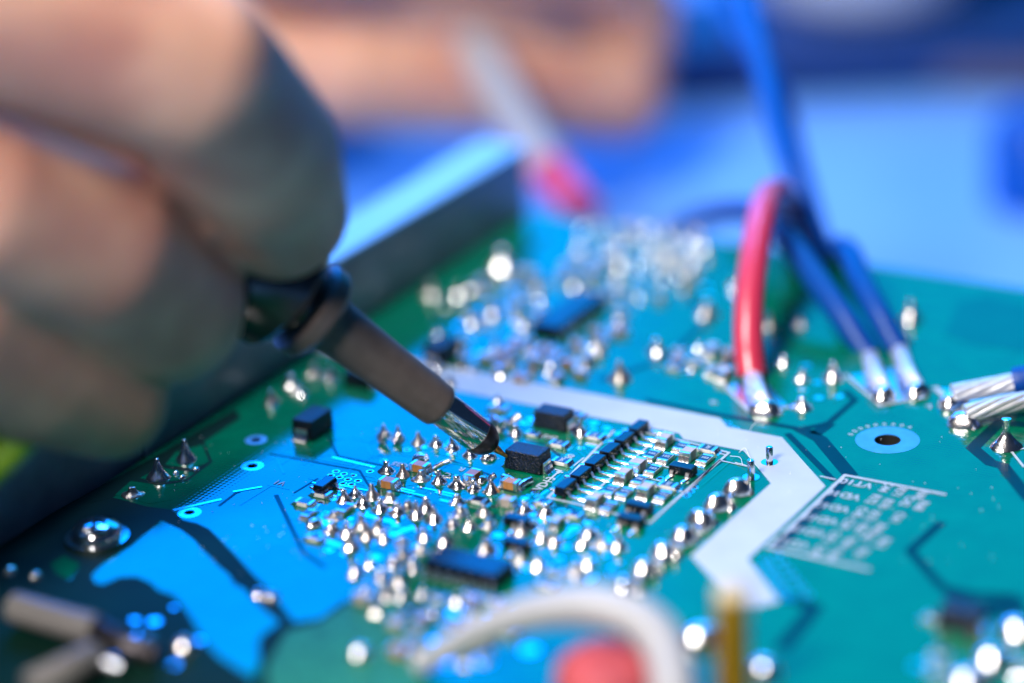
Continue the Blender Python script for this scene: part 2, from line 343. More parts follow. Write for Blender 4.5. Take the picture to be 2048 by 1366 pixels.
# printed frames
def silk(px, wd=0.28): part('printed_line', strip('printed_line', 'silk', px, wd, 0.05))
silk(((1560, 1075), (1690, 951), (1892, 990)), 0.42); silk(((1530, 1094), (1740, 1140)), 0.45); silk(((1640, 953), (1672, 960)), 0.26)
silk(((1540, 1092), (1565, 1069)), 0.42)
silk(((1228, 862), (1096, 996), (1160, 1010), (1300, 1046), (1458, 906), (1340, 876)), 0.30); silk(((1305, 886), (1188, 985), (1160, 1004)), 0.26)
silk(((1330, 876), (1290, 866)), 0.3); silk(((1450, 910), (1400, 898)), 0.22); silk(((1338, 978), (1372, 986), (1440, 920)), 0.24); silk(((1438, 921), (1500, 935)), 0.2)
silk(((1300, 925), (1370, 945)), 0.2); silk(((1275, 950), (1330, 966)), 0.2)
silk(((1096, 936), (1120, 942), (1092, 966)), 0.22); silk(((1110, 926), (1148, 932), (1168, 916)), 0.18)
def bare(px, wd=0.28): part('bare_trace', strip('bare_trace', 'tin', px, wd, 0.05))
bare(((345, 1021), (443, 999)), 0.40); bare(((466, 984), (524, 974)), 0.35); bare(((664, 915), (750, 935)), 0.38); bare(((665, 968), (738, 982)), 0.3); bare(((625, 965), (680, 984)), 0.25)
bare(((790, 974), (830, 984)), 0.3); bare(((835, 974), (912, 990)), 0.3); bare(((790, 979), (850, 993)), 0.25); bare(((870, 985), (905, 994)), 0.25); bare(((880, 1000), (905, 1006)), 0.4)
bare(((720, 1028), (790, 1046)), 0.6); bare(((630, 1076), (686, 1094)), 0.6); bare(((780, 1072), (830, 1054)), 0.7)
silk(((1445, 768), (1500, 826), (1580, 815)), 0.45); silk(((1690, 750), (1760, 812), (1850, 795), (1810, 750)), 0.4); silk(((1870, 775), (1930, 836), (2070, 814)), 0.7); silk(((2020, 900), (2048, 935)), 0.3); silk(((2020, 902), (2060, 896)), 0.3)
# lettering (printed for a reader on the far side, so it stands upside down)
def letters(s, px, size, rz): c = B(*px); part('lettering', text_mesh(s, size, 'silk'), (c.x, c.y, 0.056), rz)
for s, px in (('VT10', (1713, 967)), ('VD18', (1686, 990)), ('VD12', (1664, 1014)), ('VD13', (1640, 1038)), ('VD19', (1614, 1062)), ('VD11', (1582, 1086))): letters(s, px, 1.7, math.pi)
for s, px in (('C44', (1772, 975)), ('R72', (1746, 999)), ('C45', (1719, 1025)), ('C39', (1694, 1048)), ('C43', (1664, 1074)), ('C40', (1636, 1102)),
              ('R71', (1797, 985)), ('R70', (1771, 1008)), ('R73', (1744, 1032)), ('R67', (1721, 1058)), ('R66', (1696, 1086)), ('R64', (1668, 1110)),
              ('R69', (1842, 990)), ('C42', (1814, 1003)), ('R68', (1842, 1012)), ('C41', (1794, 1036)), ('R65', (1757, 1058)), ('R63', (1738, 1072)), ('R62', (1765, 1086)), ('R61', (1722, 1106))): letters(s, px, 1.45, -math.pi / 2)
letters('VD13', (1090, 968), 1.5, math.pi / 2); letters('+', (1121, 945), 1.7, math.pi / 2); letters('R50', (1137, 917), 1.2, math.pi / 2)
letters('VT12', (1148, 958), 1.2, math.pi / 2); letters('L', (1178, 925), 1.2, 0); letters('L', (1150, 968), 1.2, 0)
letters('C', (895, 950), 1.2, math.pi); letters('R', (924, 939), 1.2, math.pi); letters('C25', (800, 930), 1.2, math.pi); letters('V1', (560, 966), 1.3, math.pi)
letters('R', (1428, 806), 1.3, 0.8); letters('7', (1860, 815), 1.5, 0.8); letters('VD9', (1410, 1062), 1.2, math.pi / 2); letters('R40', (1100, 875), 1.1, 0)

# ------------------------------------------------------------------ solder joints, pads, vias
def cone_mesh(r, h, pin, wob, mt='solder'):
    return lathe('solder_joint', mt, [(0, 0.005), (r, 0.005), (r * 0.98, 0.07), (r * 0.80, 0.16 * h), (r * 0.60, 0.30 * h), (r * 0.44, 0.46 * h), (r * 0.34, 0.62 * h), (pin * 1.05, 0.80 * h), (pin * 0.92, 0.97 * h), (pin * 0.6, h), (0, h * 1.01)], 20, wob, 60)
CONES = [cone_mesh(1.0, h, p, wb_) for h, p, wb_ in ((1.65, 0.24, 0.05), (1.3, 0.32, 0.09), (1.8, 0.20, 0.06), (1.05, 0.30, 0.12), (1.5, 0.17, 0.06))]
CONES += [cone_mesh(1.0, h, p, wb_, 'dullsolder') for h, p, wb_ in ((1.6, 0.26, 0.10), (1.2, 0.3, 0.14), (1.9, 0.2, 0.08), (0.85, 0.3, 0.16))]
DOMES = [lathe('solder_joint', 'solder', [(0, 0.005), (1.0, 0.005), (0.97, 0.18), (0.82, 0.5), (0.55, 0.78), (0.25, 0.92), (0, 0.95)], 18, w_, 60) for w_ in (0.05, 0.1)]
TALL = lathe('solder_joint', 'solder', [(0, 0.005), (1.75, 0.005), (1.65, 0.25), (1.1, 0.8), (0.62, 1.5), (0.42, 2.0), (0.38, 3.3), (0.5, 3.4), (0.5, 3.7), (0.2, 3.8), (0, 3.8)], 20, 0.05, 60)
def cone(px, k=1.0, kind=None, sx=1.0):
    me = random.choice(CONES) if kind is None else (random.choice(DOMES) if kind == 'd' else TALL)
    o = part('solder_joint', me, B(*px), random.uniform(0, 6.28)); o.scale = (k * sx, k, k * random.uniform(0.9, 1.12)); return o
for px in ((806, 951), (774, 943), (843, 959), (879, 965), (914, 973), (948, 979), (983, 983), (711, 990), (744, 994), (726, 1010), (780, 1000), (761, 1020), (795, 1025), (816, 1014), (852, 1020), (833, 1033), (921, 1027), (915, 1004), (1049, 1022), (1090, 1027), (967, 1027),
           (689, 1002), (669, 1035), (665, 1060), (695, 1070), (723, 1056), (733, 1076), (756, 1063), (767, 1078), (701, 1097), (804, 1087), (868, 1040), (904, 1050), (939, 1056), (847, 1076), (890, 1087), (840, 1102), (878, 1109), (806, 1115), (788, 1129), (763, 1156), (797, 1167), (825, 1136), (711, 1150), (752, 1228), (773, 1193), (805, 1196), (732, 1183),
           (978, 1051), (1043, 1067), (1060, 1054), (1083, 1076), (1109, 1088), (1039, 1122), (1075, 1134), (1148, 1146), (973, 1102), (1178, 1070), (1166, 1091), (1202, 1091), (1237, 1097), (1175, 1130), (1154, 1148)):
    cone(px, random.uniform(0.85, 1.05))
for px in ((768, 872), (797, 878), (837, 886), (872, 890), (905, 898), (940, 912), (1032, 868), (997, 860)): cone(px, random.uniform(0.8, 0.95))
for px, k in (((962, 962), .7), ((977, 917), .75), ((842, 918), .8), ((628, 1050), .8), ((541, 1196), .8), ((518, 1190), .7)): cone(px, k, 'd', 1.3)
for px, k in (((265, 990), 1.15), ((317, 955), 1.35), ((372, 920), 1.3)): cone(px, k)
for px in ((392, 940), (352, 948), (365, 957)): cone(px, 0.4, 'd')
for i in range(7): cone((1474, 990), 1.0, 'd').location = (27.9 + random.uniform(-.2, .2), 1.3 - 4.22 * i, 0)
for i in range(7):
    o = cone((1474, 990), 1.0); o.location = (28.9, 2.0 - 4.22 * i, 0); o.scale = (0.9, 0.7, 0.9)
for o in [o for o in board.children if o.name.startswith('solder_joint') and abs(o.location.x - 27.9) < 0.3]: o.scale = (1.7, 1.3, 1.9)
cone((2012, 893), 1.0, 't')
for px, k in (((1603, 815), 1.25), ((1666, 758), 1.25), ((1415, 630), 1.4), ((1313, 705), 1.3), ((1240, 760), 1.35), ((1822, 640), 1.4), ((1005, 535), 1.9), ((863, 592), 1.3), ((917, 594), 1.2), ((945, 650), 1.1), ((988, 632), 1.2), ((543, 806), 1.0), ((582, 772), 1.2), ((590, 782), 1.0), ((630, 750), 1.1), ((662, 757), 1.0), ((605, 790), .7), ((870, 762), .9), ((900, 770), .9), ((1000, 752), 1.0), ((1062, 745), .9), ((875, 740), .9), ((1022, 730), .9), ((925, 735), .9), ((948, 742), .9), ((1405, 1285), 2.2), ((1530, 1345), 1.7), ((722, 1312), 1.3), ((370, 1300), 1.3), ((295, 1292), 1.1), ((20, 1145), .8), ((72, 1155), .7), ((1310, 1390), 1.2)):
    cone(px, k, None if px[1] < 900 else 'd')
# flat tinned pads and vias
PAD = disc_mesh('tinned_pad', 'tin', 0.34, 0.004, 0.02); PADB = disc_mesh('tinned_pad', 'tin', 0.55, 0.004, 0.02, 24, 0.7)
VR = ring_mesh('via_ring', 'tin', 0.30, 0.46, 0.004, 0.02, 20); VH = disc_mesh('via_hole', 'hole', 0.295, 0.003, 0.006, 20)
def via(px):
    v = part('via_ring', VR, B(*px)); place('via_hole', VH, v)
for px in ((672, 943), (688, 948), (706, 951), (662, 951), (679, 955), (696, 959), (716, 962), (650, 960), (686, 967), (703, 969), (740, 943), (768, 922), (872, 949), (1138, 912), (1071, 986), (1320, 957), (1389, 975), (1381, 983), (1373, 991), (1187, 892), (820, 990)): via(px)
for px in ((1060, 1300), (965, 1322), (1355, 1322)):
    o = part('tinned_pad', PAD, B(*px)); o.scale = (3, 3, 1)
for px in ((1443, 845), (1455, 847), (1462, 855), (1470, 858)): via(px)
for k in range(9): via((1512 + 5.3 * k, 1135 + 8 * k)); via((1532 + 6 * k, 1120 + 9.5 * k))
for k in range(7): via((1555 + 10 * k, 1112 + 13 * k))

# ------------------------------------------------------------------ chips
def bodybox(name, mt, l, w_, h, z0=0.05, bev=0.05, top=1.0): return box(name, mt, -l / 2, l / 2, -w_ / 2, w_ / 2, z0, h, bev, top)
RB = bodybox('chip_resistor', 'alum', 1.3, 1.25, 0.50); RG = box('glaze', 'resist', -0.62, 0.62, -0.58, 0.58, 0.502, 0.54, 0.01)
RT = {s: box('terminal', 'nickel', *(sorted((s * 0.64, s * 1.02))), -0.64, 0.64, 0.02, 0.53, 0.06) for s in (-1, 1)}
def fillet(s, l, w_, h):
    bm = bmesh.new()
    prof = [(0, 0), (0.55, 0), (0.3, 0.12 * h), (0.14, 0.35 * h), (0.06, 0.75 * h), (0, 0.85 * h)]
    a = [bm.verts.new((s * (l + x), -w_ / 2, z + 0.02)) for x, z in prof]; b = [bm.verts.new((s * (l + x * .9), w_ / 2, z + 0.02)) for x, z in prof]
    n = len(prof)
    for i in range(n): bm.faces.new((a[i], a[(i + 1) % n], b[(i + 1) % n], b[i]))
    bm.faces.new(a); bm.faces.new(b)
    bmesh.ops.recalc_face_normals(bm, faces=bm.faces); return fin('solder_fillet', bm, 'solder', True, 40)
RF = {s: fillet(s, 1.02, 1.25, 0.55) for s in (-1, 1)}
CF = {s: fillet(s, 1.02, 1.25, 0.9) for s in (-1, 1)}
CBg = bodybox('chip_capacitor', 'ceram', 1.25, 1.22, 1.15); CBt = bodybox('chip_capacitor', 'tan', 1.25, 1.22, 0.95)
CT = {s: box('terminal', 'nickel', *(sorted((s * 0.60, s * 1.02))), -0.645, 0.645, 0.02, 1.19, 0.08) for s in (-1, 1)}
CTl = {s: box('terminal', 'nickel', *(sorted((s * 0.60, s * 1.02))), -0.645, 0.645, 0.02, 0.99, 0.08) for s in (-1, 1)}
H = math.pi / 2
def resistor(loc, rz=H, mark=None, k=1.0):
    o = part('chip_resistor', RB, loc, rz); o.scale = (k, k, k)
    g = place('glaze', RG, o)
    for s in (-1, 1): place('terminal', RT[s], o); place('solder_fillet', RF[s], o)
    if mark: place('marking', text_mesh(mark, 0.62, 'silk'), o, (0, 0, 0.546), -H)
    return o
def capac(loc, rz=H, tan=False, k=1.0):
    o = part('chip_capacitor', CBt if tan else CBg, loc, rz); o.scale = (k, k, k)
    for s in (-1, 1): place('terminal', (CTl if tan else CT)[s], o); place('solder_fillet', CF[s], o)
    return o
def lead_mesh(sx, y, x0=0.6, z=0.5):
    bm = bmesh.new(); pr = [(x0, z), (x0 + 0.25, z), (x0 + 0.45, 0.06), (x0 + 0.85, 0.05)]
    top = [(a, b + 0.12) for a, b in pr]
    A = [[bm.verts.new((sx * a, yy, b)) for a, b in pr + top[::-1]] for yy in (y - 0.21, y + 0.21)]
    n = len(A[0])
    for i in range(n): bm.faces.new((A[0][i], A[0][(i + 1) % n], A[1][(i + 1) % n], A[1][i]))
    for q in ((0, 1, 6, 7), (1, 2, 5, 6), (2, 3, 4, 5)):
        bm.faces.new([A[0][i] for i in q]); bm.faces.new([A[1][i] for i in q])
    bmesh.ops.recalc_face_normals(bm, faces=bm.faces); return fin('lead', bm, 'nickel')
SB = bodybox('transistor', 'black', 1.35, 2.95, 1.1, 0.12, 0.1, 0.94)
SL = [lead_mesh(1, 0.95), lead_mesh(1, -0.95), lead_mesh(-1, 0)]
SP = [lathe('solder_fillet', 'solder', [(0, 0.01), (0.5, 0.01), (0.42, 0.16), (0.2, 0.26), (0, 0.28)], 12, 0.1) for _ in range(2)]
LAND = box('solder_land', 'tin', 1.25, 3.1, -0.30, 0.30, 0.006, 0.03)
def sot(loc, rz=0.0, lands=False, k=1.0):
    o = part('transistor', SB, loc, rz); o.scale = (k, k, k)
    for m_ in SL: place('lead', m_, o)
    for x, y in (((1.35, 0.95), (1.35, -0.95), (-1.35, 0)) if not lands else ((-1.35, 0),)):
        f = place('solder_fillet', random.choice(SP), o, (x, y, 0)); f.scale = (1.6, 0.9, 0.7)
    if lands:
        for y in (0.95, -0.95):
            place('solder_land', LAND, o, (0, y, 0)); f = place('solder_fillet', SP[0], o, (2.0, y, 0)); f.scale = (2.5, 0.85, 0.7)
    return o
DB = bodybox('diode', 'grain', 4.3, 2.6, 2.25, 0.12, 0.12, 0.95)
DTm = []
for s in (-1, 1):
    bm = bmesh.new(); add_box(bm, *(sorted((s * 2.12, s * 2.36))), -0.75, 0.75, 0.05, 1.25, 0.08); add_box(bm, *(sorted((s * 1.4, s * 2.3))), -0.74, 0.74, 0.02, 0.11); DTm.append(fin('terminal', bm, 'nickel'))
DF = {s: fillet(s, 2.36, 1.6, 1.0) for s in (-1, 1)}
def diode(loc, rz=0.0, k=1.0, label=None):
    o = part('diode', DB, loc, rz, None, label); o.scale = (k, k, k)
    for m_ in DTm: place('terminal', m_, o)
    for s in (-1, 1): place('solder_fillet', DF[s], o)
    return o
def soic(loc, rz, n, L, label):
    o = part('integrated_circuit', bodybox('integrated_circuit', 'black', L, 3.9, 1.7, 0.2, 0.12, 0.95), loc, rz, None, label)
    for s in (-1, 1):
        for i in range(n):
            x = (i - (n - 1) / 2) * (L - 1) / (n - 1)
            l_ = place('lead', lead_mesh(1, 0, 1.9, 0.8), o, (x, 0, 0), s * H)
            l_.scale = (1, 0.9, 1)
    return o

diode(B(1045, 945) + Vector((0, 1.3, 0)), 0, 1.04, 'black rectangular diode touched by the soldering iron tip')
diode(B(1100, 860) + Vector((0, 1.0, 0)), 0, 0.95); diode(B(612, 872) + Vector((0.2, 1.2, 0)), H, 1.05)
diode(B(884, 718), H, 1.0); diode(B(722, 770), 0, 0.8)
for i in range(6): sot((11.1, -6.0 + 3.35 * i, 0), 0, True)
for px, rz in (((1366, 948), -H), ((1279, 1024), -H), ((1262, 1050), -H), ((1036, 1052), H), ((651, 980), 0), ((1035, 1098), H)): sot(B(*px), rz)
for px in ((1330, 890), (1377, 918), (1276, 941), (1248, 960), (1293, 990), (1191, 1010)): capac(B(*px), H, False, 1.02)
for px in ((841, 942), (778, 974)): capac(B(*px), 0, True)
capac(B(946, 960), H, True); capac(B(1022, 976), 0, True)
for px, rz, mk in (((1304, 915), H, '102'), ((1332, 921), H, '152'), ((1306, 945), H, '103'), ((1363, 899), H, '150'), ((1410, 924), H, '102'), ((1416, 903), 0, '301'), ((1279, 966), H, '102'), ((1337, 976), 0, '220'), ((1326, 997), H, '103'), ((1250, 991), H, '470'), ((1222, 986), H, '102'), ((1217, 1019), H, '101'),
                  ((1124, 928), 0, '562'), ((1190, 878), 0, '103'), ((1118, 893), 0, '151'), ((645, 992), 0, None), ((610, 1010), 0, None), ((690, 1022), H, None)): resistor(B(*px), rz, mk)
soic(B(913, 1172) + Vector((0, 2.6, 0)), 0, 7, 8.7, 'black chip with a row of silver legs in the blurred foreground')
soic((-12.2, 36.8, 0), H, 8, 12.5, 'black chip lying behind the white band')
# leads lying across pads and stubs in the sharp zone
def lead(p0, p1, r): part('wire_lead', tube('wire_lead', 'solder', [p0, (Vector(p0) + Vector(p1)) / 2 + Vector((0, 0, 0.1)), p1], r, 4, 10))
lead(B(866, 938), B(900, 921, 1.0), 0.32); lead(B(1050, 893, .3), B(1072, 903, .5), 0.4); lead(B(1075, 905, .4), B(1098, 912, .4), 0.38); lead(B(1008, 955, .3), B(1030, 965, .5), 0.45); lead(B(1037, 975, .3), B(1062, 960, .5), 0.42)
lead(B(978, 962, .3), B(990, 950, 1), 0.35); lead(B(790, 885, .2), B(800, 868, 1.0), 0.4); lead(B(1020, 850, .2), B(1040, 832, 1.2), 0.5); lead(B(985, 835, .2), B(1003, 850, 0.8), 0.5)
lead(B(760, 885, .2), B(775, 865, 1.2), 0.4); lead(B(830, 920, .2), B(852, 915, .8), 0.4)

# dense clusters of chips and pads (blurred parts of the board)
taken = [o.location.xy.copy() for o in board.children if o.name.split('.')[0] in ('solder_joint', 'chip_resistor', 'chip_capacitor', 'transistor', 'diode')]
taken += [Vector((-12.2 + dx, 31 + 1.5 * k)) for k in range(9) for dx in (-2, 0.5, 3)] + [Vector((9.5 + 1.5 * k, -27.5 + dy)) for k in range(6) for dy in (-2, 0, 2)]
def inside(p, poly):
    c = False; n = len(poly)
    for i in range(n):
        a, b = poly[i], poly[(i + 1) % n]
        if (a[1] > p[1]) != (b[1] > p[1]) and p[0] < (b[0] - a[0]) * (p[1] - a[1]) / (b[1] - a[1]) + a[0]: c = not c
    return c
def scatter(poly, n, gap, kinds):
    xs = [p[0] for p in poly]; ys = [p[1] for p in poly]; done = 0
    for _ in range(n * 14):
        if done >= n: break
        px = (random.uniform(min(xs), max(xs)), random.uniform(min(ys), max(ys)))
        if not inside(px, poly): continue
        p = B(*px); p.x = round(p.x / 0.65) * 0.65; p.y = round(p.y / 0.65) * 0.65
        k = random.choice(kinds)
        g = gap if k not in 'pv' else gap * 0.55
        if any((p.xy - t).length < g for t in taken): continue
        taken.append(p.xy.copy()); done += 1
        if k == 'r': resistor(p, random.choice((0, H)), None, random.uniform(0.75, 1))
        elif k == 'c': capac(p, random.choice((0, H)), random.random() < 0.4, random.uniform(0.7, 1))
        elif k == 's': sot(p, random.choice((0, H, -H)), False, 0.9)
        elif k == 'j': o = part('solder_joint', random.choice(CONES), p, random.uniform(0, 6)); o.scale = [random.uniform(0.6, 1.0)] * 3
        elif k == 'p': o = part('tinned_pad', random.choice((PAD, PADB)), p, random.choice((0, H))); o.scale = (random.uniform(0.8, 1.7), random.uniform(0.8, 1.7), 1)
        elif k == 'v': v = part('via_ring', VR, p); place('via_hole', VH, v)
scatter(((590, 1000), (700, 985), (870, 1030), (840, 1110), (700, 1130), (620, 1080)), 32, 2.0, 'rrcprv')
scatter(((960, 1030), (1120, 1020), (1250, 1060), (1230, 1150), (1060, 1180), (990, 1130)), 46, 1.9, 'rrcprcjvp')
scatter(((700, 1110), (850, 1090), (880, 1110), (850, 1160), (760, 1250), (690, 1200)), 16, 2.0, 'jrcc')
scatter(((780, 1190), (990, 1190), (1080, 1230), (960, 1330), (800, 1340)), 60, 1.55, 'rcrcpj')
scatter(((1175, 440), (1390, 455), (1420, 520), (1360, 600), (1240, 610), (1110, 560)), 54, 1.9, 'jjrc')
scatter(((900, 590), (1050, 540), (1120, 590), (1060, 690), (960, 730), (860, 690), (850, 640)), 40, 1.7, 'jjrcp')
scatter(((990, 690), (1180, 670), (1240, 610), (1270, 640), (1150, 770), (1000, 760)), 34, 1.7, 'rcjcj')
scatter(((1340, 690), (1470, 710), (1460, 760), (1350, 750)), 14, 2.0, 'jrc')
scatter(((1390, 540), (1470, 530), (1500, 620), (1620, 610), (1640, 650), (1540, 660), (1420, 600)), 10, 2.2, 'pjr')
scatter(((1560, 720), (1680, 740), (1690, 800), (1590, 790)), 8, 2.2, 'prj')
scatter(((1000, 800), (1160, 835), (1260, 870), (1180, 900), (1060, 890), (960, 830)), 22, 2.0, 'prj')
scatter(((780, 850), (960, 900), (1000, 900), (900, 950), (800, 920)), 5, 1.9, 'pv')
scatter(((1000, 990), (1080, 960), (1120, 1000), (1050, 1030), (930, 1010)), 16, 1.8, 'pvrc')
scatter(((1850, 1240), (1960, 1215), (2048, 1260), (2048, 1366), (1800, 1366)), 16, 2.4, 'prcp')
scatter(((330, 1190), (430, 1290), (400, 1366), (200, 1366), (240, 1250)), 8, 3.0, 'pp')
for px in ((1985, 1330), (2035, 1270), (1940, 1375)): cone(px, 1.9, 'd')
diode(B(1925, 1255), 0, 1.0)

# pins through the white band
def pin(px, r, h):
    o = part('pin', lathe('pin', 'tin', [(0, 0.03), (r, 0.03), (r, h - 0.1), (r * 0.85, h), (0, h)], 16), B(*px)); place('plated_ring', ring_mesh('plated_ring', 'tin', 0.42, 0.95, 0.05, 0.02), o); place('via_hole', disc_mesh('via_hole', 'hole', 0.9, 0.045, 0.012), o)
pin((1539, 925), 0.40, 1.9); pin((1502, 955), 0.40, 2.1)
# stripped wire landing pads
for px in (((1452, 770), (1500, 822), (1575, 812), (1530, 762)), ((1700, 752), (1765, 808), (1815, 798), (1770, 740)), ((1765, 738), (1815, 795), (1850, 792), (1800, 735)), ((1880, 778), (1932, 832), (2070, 812), (2070, 770))):
    part('solder_land', sheet('solder_land', 'tin', [B(*q) for q in px], 0.03, 0.03))

bm = bmesh.new()
for _ in range(260):                                                       # pale specks on the shiny mask, part dust, part painted sparkle
    q = B(random.uniform(380, 2000), random.uniform(860, 1150)) if random.random() < 0.75 else B(random.uniform(340, 700), random.uniform(880, 1120))
    r = random.uniform(0.03, 0.075); a0 = random.uniform(0, 6.28)
    vs = [bm.verts.new((q.x + r * math.cos(a0 + k * 1.05) * random.uniform(0.6, 1.3), q.y + r * math.sin(a0 + k * 1.05) * random.uniform(0.6, 1.3), 0.075)) for k in range(6)]
    t = bm.verts.new((q.x, q.y, 0.075 + r)); b0 = bm.verts.new((q.x, q.y, 0.03))
    for k in range(6): bm.faces.new((vs[k], vs[(k + 1) % 6], t)); bm.faces.new((vs[(k + 1) % 6], vs[k], b0))
part('sparkle_dust', fin('sparkle_dust', bm, 'lint'), kind='stuff')

# ------------------------------------------------------------------ wires
def wire(name, label, cat, mt, pts, r, strip_to=None, group=None):
    """insulated wire; pts run from the board upward; strip_to lists the bared strands' path"""
    root = place(name, None, None, pts[0] * 1.0, 0, label, cat, group)
    inv = lambda L: [Vector(p) - pts[0] for p in L]
    place('insulation', tube('insulation', mt, inv(pts), r, 10, 18), root)
    if strip_to:
        bm = bmesh.new(); P = curve_pts(inv(strip_to), 10)
        t = (P[-1] - P[0]).normalized(); s = t.cross(Vector((0, 0, 1))).normalized(); u = s.cross(t)
        for k in range(9):                                       # tinned, slightly twisted strands
            rr = r * (0.42 if k else 0.0)
            Q = [p + (s * math.cos(k * 0.785 + i * 0.10) + u * math.sin(k * 0.785 + i * 0.10)) * rr for i, p in enumerate(P)]
            add_tube(bm, Q, r * 0.24, 8)
        place('bared_strands', fin('bared_strands', bm, 'tinned', True, 60), root)
        place('solder_blob', lathe('solder_blob', 'solder', [(0, 0), (r * 1.0, 0), (r * 0.9, r * 0.4), (r * 0.5, r * 0.8), (0, r * 0.95)], 18, 0.12), root, inv([strip_to[-1]])[0] + Vector((0, 0, -strip_to[-1].z + 0.02)))
    return root
wire('red_wire', 'thick red insulated wire standing up from its solder pad', 'wire', 'red',
     [D(1503, 752, 341), D(1497, 690, 342), D(1499, 600, 345), D(1511, 500, 350), D(1527, 420, 356), D(1545, 388, 364), D(1575, 400, 374), D(1598, 470, 384), D(1600, 560, 390)], 1.75, [D(1503, 752, 341), B(1516, 790, 1.2), B(1530, 815, 0.6)])
wire('blue_wire', 'dark blue wire between the red wire and the bent blue wire', 'wire', 'navy',
     [D(1738, 712, 348), D(1690, 640, 350), D(1630, 555, 356), D(1570, 475, 364), D(1510, 425, 380), D(1420, 430, 400), D(1340, 470, 420)], 1.6, [D(1738, 712, 348), B(1752, 752, 1.2), B(1768, 785, 0.6)])
wire('blue_wire', 'dark blue wire on the right, bent over at its top', 'wire', 'navy',
     [D(1797, 700, 347), D(1760, 635, 349), D(1722, 565, 354), D(1697, 505, 362), D(1672, 500, 374), D(1640, 560, 384), D(1620, 640, 392)], 1.55, [D(1797, 700, 347), B(1815, 745, 1.2), B(1835, 778, 0.6)])
wire('blue_wire', 'long bright blue wire rising out of the top of the picture behind the red wire', 'wire', 'blue',
     [D(1668, 560, 376), D(1632, 470, 376), D(1590, 360, 378), D(1556, 260, 384), D(1528, 150, 392), D(1505, 30, 402), D(1490, -120, 416)], 1.6)
wire('blue_wire', 'second blue wire rising beside the long blue wire at the top edge', 'wire', 'blue',
     [D(1640, 480, 392), D(1590, 300, 396), D(1550, 160, 402), D(1470, 60, 412), D(1430, -80, 424)], 1.3)
wire('tinned_wire', 'upper dark wire with a thick tinned end at the right edge', 'wire', 'navy',
     [B(2030, 765, 2.2), B(2080, 755, 3), B(2160, 735, 6)], 1.75, [B(2034, 764, 2.2), B(1975, 775, 1.8), B(1906, 788, 1.4)])
wire('tinned_wire', 'lower dark wire with a thick tinned end at the right edge', 'wire', 'navy',
     [B(2060, 800, 2.0), B(2120, 790, 3), B(2180, 775, 6)], 1.75, [B(2062, 800, 2.0), B(1995, 812, 1.8), B(1930, 828, 1.3)])
# foreground wires and post
wire('white_wire', 'thick white wire arching over a red capped lead at the bottom edge', 'wire', 'white',
     [B(835, 1335, 0.8), B(895, 1298, 3.0), B(980, 1252, 6.0), B(1075, 1222, 8.0), B(1180, 1212, 9.0), B(1275, 1238, 8.6), B(1330, 1300, 7.0), B(1350, 1400, 4.5), B(1352, 1490, 1.0)], lambda t: 0.9 + 1.2 * min(1, t * 2.0))
rc = B(1222, 1300, 6.5); rl = place('red_capped_lead', None, None, (rc.x, rc.y, 0), 0, 'rounded red cap under the arching white wire at the bottom edge', 'cap')
place('cap', lathe('cap', 'dullred', [(0, 0.3), (5.2, 0.3), (5.3, 3.6), (5.0, 4.8), (4.0, 5.6), (2.2, 6.0), (0, 6.1)], 28), rl)
place('foot', lathe('foot', 'dullsolder', [(0, 0.01), (5.9, 0.01), (5.6, 0.3), (0, 0.32)], 24), rl)
post = place('brass_post', None, None, (47.8, -40.5, 0), 0, 'upright brass post at the bottom edge beside the white band', 'post')
tp = B(1464, 1172, 12.5); post.location = (tp.x, tp.y, 0)
place('shaft', lathe('shaft', 'brass', [(0, 0.02), (2.0, 0.02), (2.0, 0.8), (1.6, 1.0), (1.6, 11.6), (0, 11.6)], 20), post)
place('tip', lathe('tip', 'cream', [(1.58, 11.6), (1.55, 12.0), (1.0, 12.5), (0, 12.7)], 20), post)
scw = place('screw', None, None, B(195, 1080), 0, 'pan head screw with a washer by the housing wall at the lower left', 'screw')
place('washer', ring_mesh('washer', 'tin', 1.6, 3.4, 0.03, 0.5), scw)
place('head', lathe('head', 'tin', [(0, 0.4), (2.7, 0.4), (2.7, 1.0), (2.3, 1.7), (1.3, 2.1), (0.0, 2.2)], 24), scw)
for a in (0.4, 0.4 + H): place('slot', box('slot', 'hole', -1.2, 1.2, -0.22, 0.22, 1.95, 2.24), scw, (0, 0, 0), a)
rod = place('metal_lead', None, None, B(25, 1200), 0, 'thick silvery lead lying across the lower left corner', 'lead')
pp = [B(30, 1215, 1.9) - B(25, 1200), B(110, 1238, 1.9) - B(25, 1200), B(195, 1262, 1.9) - B(25, 1200)]
place('sleeve', tube('sleeve', 'dull', pp, 1.6, 6, 16), rod)
place('stem', tube('stem', 'burnt', [pp[2], B(250, 1290, 1.6) - B(25, 1200), B(310, 1310, 0.8) - B(25, 1200)], 1.3, 6, 12), rod)
rod = place('metal_lead', None, None, B(60, 1380), 0, 'pale short lead at the bottom left corner', 'lead')
place('sleeve', tube('sleeve', 'dull', [B(60, 1378, 1.8) - B(60, 1380), B(130, 1345, 2.2) - B(60, 1380), B(185, 1318, 1.6) - B(60, 1380)], 1.7, 6, 14), rod)
place('stem', tube('stem', 'tin', [B(185, 1318, 1.6) - B(60, 1380), B(240, 1340, 1.0) - B(60, 1380)], 0.8, 4, 10), rod)
bm = bmesh.new()
for pts in ([B(1500, 862, .1), B(1506, 850, 1.0), B(1525, 838, 1.2), B(1545, 832, .4)], [B(1478, 905, .1), B(1490, 896, .5), B(1500, 915, .4), B(1520, 940, .1)], [B(1470, 925, .1), B(1495, 932, .3), B(1510, 945, .1)], [B(1460, 912, .1), B(1480, 915, .4), B(1485, 930, .1)]):
    add_tube(bm, curve_pts(pts, 8), 0.028, 5)
